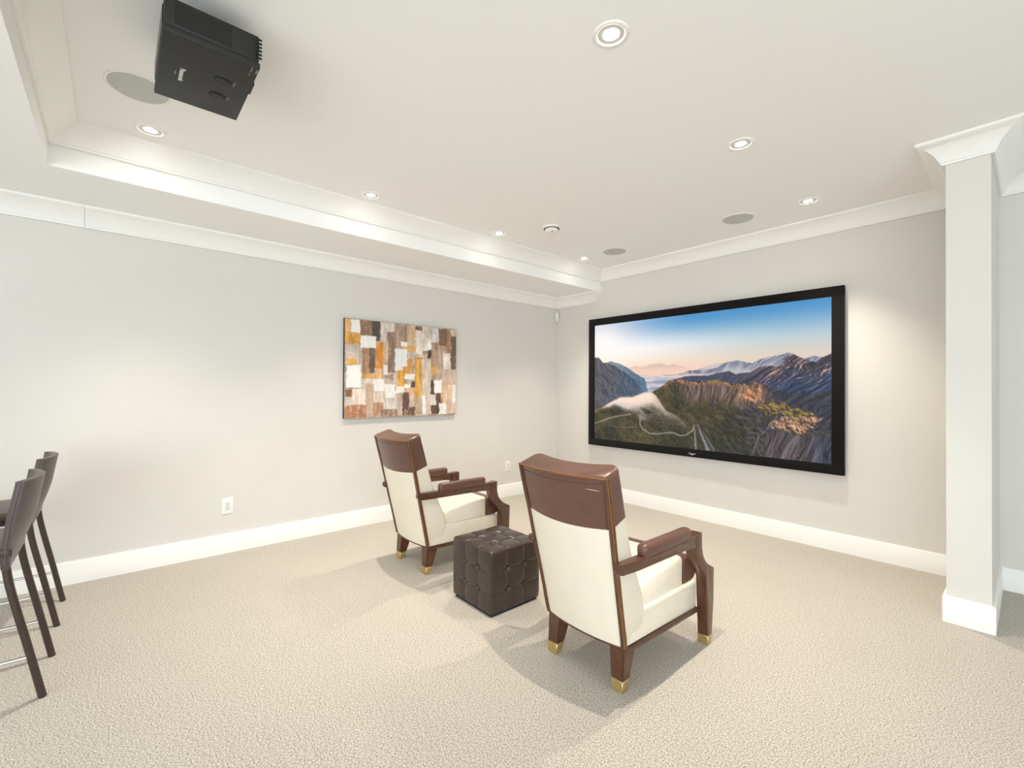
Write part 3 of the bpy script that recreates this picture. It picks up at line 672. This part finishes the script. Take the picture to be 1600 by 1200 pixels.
    nose = [(.285, .328), (.37, .328), (.402, .338), (.417, .36), (.420, .39), (.412, .420), (.392, .445), (.36, .462), (.32, .470), (.285, .470)]
    o = bm_obj('cushion_front', cush(nose, .2145), 'brown_leather', t, 50); o['label'] = 'brown leather front band of the cushion'
    bm = bmesh.new(); tube(bm, spline([(-.2135, .285, .34), (-.2145, .285, .40), (-.205, .285, .450), (-.17, .285, .467), (0, .285, .4755), (.17, .285, .467), (.205, .285, .450), (.2145, .285, .40), (.2135, .285, .34)], 4), .0028, 6); bm_obj('cushion_seam', bm, 'brown_leather', t, 60)
    # arms, posts, legs
    for sx in (-1, 1):
        a0, a1 = sorted((sx * .244, sx * .292))
        bm = bmesh.new(); prism(bm, [(-.372, .582), (-.364, .603), (-.24, .6025), (.20, .600), (.333, .606), (.331, .572), (.27, .540), (.18, .548), (-.24, .5545), (-.34, .556), (-.362, .562)], a0, a1, .005)
        for v in bm.verts:
            if v.co.y < -.33 and abs(v.co.x) > .27: v.co.x = sx * .279
        arm = bm_obj('arm_rail', bm, 'walnut', t, 40)
        p0, p1 = sorted((sx * .240, sx * .297))
        bm = bmesh.new(); box(bm, p0, p1, -.195, .222, .590, .654, .022, 4); bm_obj('arm_pad', bm, 'brown_leather', t, 50)
        post = [(.333, .606)] + [(v.y, v.z) for v in spline([(0, .334, .53), (0, .350, .480), (0, .392, .432), (0, .468, .392)], 4)] + [(.463, .22), (.444, .045), (.396, .045), (.384, .22), (.374, .36)] + [(v.y, v.z) for v in spline([(0, .346, .400), (0, .298, .445), (0, .270, .495), (0, .260, .545)], 4)] + [(.260, .60)]
        q0, q1 = sorted((sx * .236, sx * .2925)); bm = bmesh.new(); prism(bm, post, q0, q1, .004); fl_ = bm_obj('front_leg', bm, 'walnut', t, 40)
        bm = bmesh.new()
        loft(bm, [[Vector((x, y, 0)) for x, y in ((q0 + .002, .395), (q1 - .002, .395), (q1 - .002, .442), (q0 + .002, .442))], [Vector((x, y, .047)) for x, y in ((q0 - .0015, .3935), (q1 + .0015, .3935), (q1 + .0015, .4465), (q0 - .0015, .4465))]])
        bmesh.ops.bevel(bm, geom=list(bm.edges), offset=.003, segments=1, affect='EDGES'); bm_obj('brass_cap', bm, 'brass', fl_, 40)
        # rear leg
        def rq(z):
            f = z / .205; xa = .170 * (1 - f) + .150 * f; xb = .228 * (1 - f) + .232 * f; ya = -.274 * (1 - f) - .262 * f; yb = -.232 * (1 - f) - .165 * f
            return [Vector((sx * x, y, z)) for x, y in ((xa, ya), (xb, ya), (xb, yb), (xa, yb))]
        bm = bmesh.new(); loft(bm, [rq(.05), rq(.198)]); bmesh.ops.bevel(bm, geom=list(bm.edges), offset=.004, segments=2, affect='EDGES'); rl = bm_obj('rear_leg', bm, 'walnut', t, 40)
        bm = bmesh.new(); loft(bm, [[Vector((v.x + sx * (-.001 if abs(v.x) < .19 else .001), v.y, z)) for v in rq(z)] for z in (0.0, .052)]); bmesh.ops.bevel(bm, geom=list(bm.edges), offset=.003, segments=1, affect='EDGES'); bm_obj('brass_cap', bm, 'brass', rl, 40)
    return t
chA = make_chair((1.203, -2.600, 0), 'brown and cream leather armchair under the abstract painting')
chB = dup(chA, (2.880, -2.600, 0), 'brown and cream leather armchair on the wing wall side of the ottoman')
# the near chair has a pale scratch across its brown back
bm = bmesh.new(); tube(bm, [(.165, -.4555, .922), (.19, -.4505, .921), (.210, -.4455, .9205), (.232, -.4395, .9195)], [.0004, .0012, .0012, .0004], 6); o = bm_obj('scratch', bm, 'cream_leather', chB)
o['label'] = 'pale scratch across the brown back'

# ------------------------------------------------------------------ tufted ottoman
OX, OY, OH = 2.022, -2.706, .384
t = thing('tufted_ottoman', 'dark brown leather button tufted cube ottoman between the armchairs', 'ottoman', (OX, OY, 0))
h = .198; zb, zt = .016, OH; N = 60
T = (-.068, .068)
def tuft(a, b):
    """depth of the leather at face coordinates a,b in [-h,h]"""
    d = 0.0
    for q in T:
        d += .0060 * math.exp(-((a - q) / .0055) ** 2) * (1 - .55 * math.cos((b / h) * 9) ** 2); d += .0060 * math.exp(-((b - q) / .0055) ** 2) * (1 - .55 * math.cos((a / h) * 9) ** 2)
    for q in T:
        for r in T:
            rr = math.hypot(a - q, b - r); d += .020 * math.exp(-(rr / .016) ** 2)
    # puffed squares
    def puff(s):
        c = [-h, T[0], T[1], h]
        for i in range(3):
            if c[i] <= s <= c[i + 1]:
                k = (s - c[i]) / (c[i + 1] - c[i]); return math.sin(math.pi * k) ** .6 if 0 < k < 1 else 0
        return 0
    return -d + .007 * puff(a) * puff(b)
bm = bmesh.new()
def rbox_point(p, r=.013):
    c = Vector([max(-h + r, min(h - r, v)) for v in p]); d = p - c
    return c + d.normalized() * r if d.length > 1e-9 else p
zc0 = (zb + zt) / 2; zs = (zt - zb) / 2 / h
def ott_face(nrm, ua, va, flat=False):
    grid = []
    for i in range(N + 1):
        row = []
        for j in range(N + 1):
            a = -h + 2 * h * i / N; b = -h + 2 * h * j / N
            p = rbox_point(nrm * h + ua * a + va * b)
            edge = min(1, max(0, (h - max(abs(a), abs(b))) / .02))
            dd = 0 if flat else tuft(a, b) * (.25 + .75 * edge if True else 1)
            p = p + (p.normalized() * .35 + nrm * .65) * dd if not flat else p
            row.append(bm.verts.new((p.x, p.y, zc0 + p.z * zs)))
        grid.append(row)
    for i in range(N):
        for j in range(N):
            bm.faces.new((grid[i][j], grid[i + 1][j], grid[i + 1][j + 1], grid[i][j + 1]))
AX = [Vector((1, 0, 0)), Vector((0, 1, 0)), Vector((0, 0, 1))]
for nrm, ua, va, fl_ in ((AX[0], AX[1], AX[2], 0), (-AX[0], -AX[1], AX[2], 0), (AX[1], -AX[0], AX[2], 0), (-AX[1], AX[0], AX[2], 0), (AX[2], AX[0], AX[1], 0), (-AX[2], AX[1], AX[0], 1)):
    ott_face(nrm, ua, va, bool(fl_))
bmesh.ops.remove_doubles(bm, verts=bm.verts, dist=.0016)
bm_obj('cushion', bm, 'ottoman_leather', t, 70)
for nrm, ua, va in ((AX[0], AX[1], AX[2]), (-AX[0], -AX[1], AX[2]), (AX[1], -AX[0], AX[2]), (-AX[1], AX[0], AX[2]), (AX[2], AX[0], AX[1])):
    for a in T:
        for b in T:
            p = nrm * (h - .0175) + ua * a + va * b; c = Vector((p.x, p.y, zc0 + p.z * zs))
            bm = bmesh.new()
            rings = [[c + nrm * z + (ua * math.cos(2 * math.pi * k / 14) + va * math.sin(2 * math.pi * k / 14)) * r for k in range(14)] for r, z in ((.0085, -.006), (.0085, .0), (.0065, .003), (.0035, .0045), (.0006, .005))]
            loft(bm, rings); bm_obj('button', bm, 'ottoman_leather', t, 60)
bm = bmesh.new(); box(bm, -.186, .186, -.186, .186, 0, .024, .003, 1); bm_obj('plinth', bm, 'black_matte', t, 40)
# stitched seams down the upright corners
for sx, sy in ((1, -1), (1, 1), (-1, -1), (-1, 1)):
    bm = bmesh.new(); q = h - .0036; tube(bm, [(sx * q, sy * q, zb + .03), (sx * q, sy * q, (zb + zt) / 2), (sx * q, sy * q, zt - .022)], .0022, 6); bm_obj('corner_seam', bm, 'ottoman_leather', t, 60)

# ------------------------------------------------------------------ bar stools (facing away from the screen wall)
def make_stool(loc, label):
    t = thing('bar_stool', label, 'bar stool', loc, 0, 'brown leather bar stools')
    # local y: 0 = the rear feet line at world y -4.79; seat towards -y
    prof = [(0, .0), (-.050, .25), (-.080, .393), (-.103, .512), (-.114, .60), (-.117, .66)]
    for sx in (-1, 1):
        bm = bmesh.new(); tube(bm, spline([(sx * .197, y, z) for y, z in prof], 5), .0142, 14); bm_obj('rear_leg', bm, 'stool_leather', t, 60)
        bm = bmesh.new(); tube(bm, spline([(sx * .197, -.46, 0), (sx * .196, -.445, .3), (sx * .192, -.43, .635)], 5), .0142, 14); bm_obj('front_leg', bm, 'stool_leather', t, 60)
        bm = bmesh.new(); tube(bm, [(sx * .197, -.040, .187), (sx * .197, -.452, .187)], .0075, 12); bm_obj('side_rung', bm, 'chrome', t, 60)
    bm = bmesh.new(); tube(bm, [(-.197, -.452, .235), (.197, -.452, .235)], .0085, 12); bm_obj('foot_rung', bm, 'chrome', t, 60)
    # curved back panel
    zz = [.575, .585, .61, .66, .72, .78, .84, .89, .925, .936, .940]
    def yc(z): return np.interp(z, [.57, .60, .66, .763, .93, .95], [-.112, -.114, -.114, -.104, -.077, -.074])
    rings = []
    nx = 14
    for k, z in enumerate(zz):
        hw = .213 - .02 * max(0, (z - .6) / .34) ; th = .014 if 0 < k < len(zz) - 1 else .008
        low = max(0, 1 - (z - .575) / .05)
        rr = []
        for i in range(nx + 1):
            s = -1 + 2 * i / nx; c = .045 * (1 - s * s) * min(1, max(0, (z - .56) / .2)); rr.append(Vector((s * hw, yc(z) + c + th, z + .02 * (1 - s * s) * low)))
        for i in range(nx, -1, -1):
            s = -1 + 2 * i / nx; c = .045 * (1 - s * s) * min(1, max(0, (z - .56) / .2)); rr.append(Vector((s * hw, yc(z) + c - th, z + .02 * (1 - s * s) * low)))
        rings.append(rr)
    bm = bmesh.new(); loft(bm, rings); bp_ = bm_obj('backrest', bm, 'stool_leather', t, 50)
    z = .938
    for dy in (.0135, -.0135):
        bm = bmesh.new(); tube(bm, [(s * .194, yc(z) + .045 * (1 - s * s) + dy, z - .001) for s in [-1 + 2 * i / 14 for i in range(15)]], .0024, 6); bm_obj('top_seam', bm, 'stool_stitch', bp_, 60)
    for sx in (-1, 1):
        bm = bmesh.new(); tube(bm, [(sx * (.215 - .02 * max(0, (z - .6) / .34)), yc(z), z) for z in (.60, .66, .72, .80, .88, .93)], .0022, 6); bm_obj('side_seam', bm, 'stool_stitch', bp_, 60)
    bm = bmesh.new(); box(bm, -.212, .212, -.475, -.095, .622, .668, .012, 3); st = bm_obj('seat', bm, 'stool_leather', t, 50)
    bm = bmesh.new(); box(bm, -.200, .200, -.462, -.108, .596, .626, .004, 1); bm_obj('seat_frame', bm, 'black_matte', t, 40)
    return t
s1 = make_stool((.505, -4.798, 0), 'brown leather bar stool next to the left wall')
s2 = dup(s1, (1.279, -4.790, 0), 'brown leather bar stool farther from the left wall')
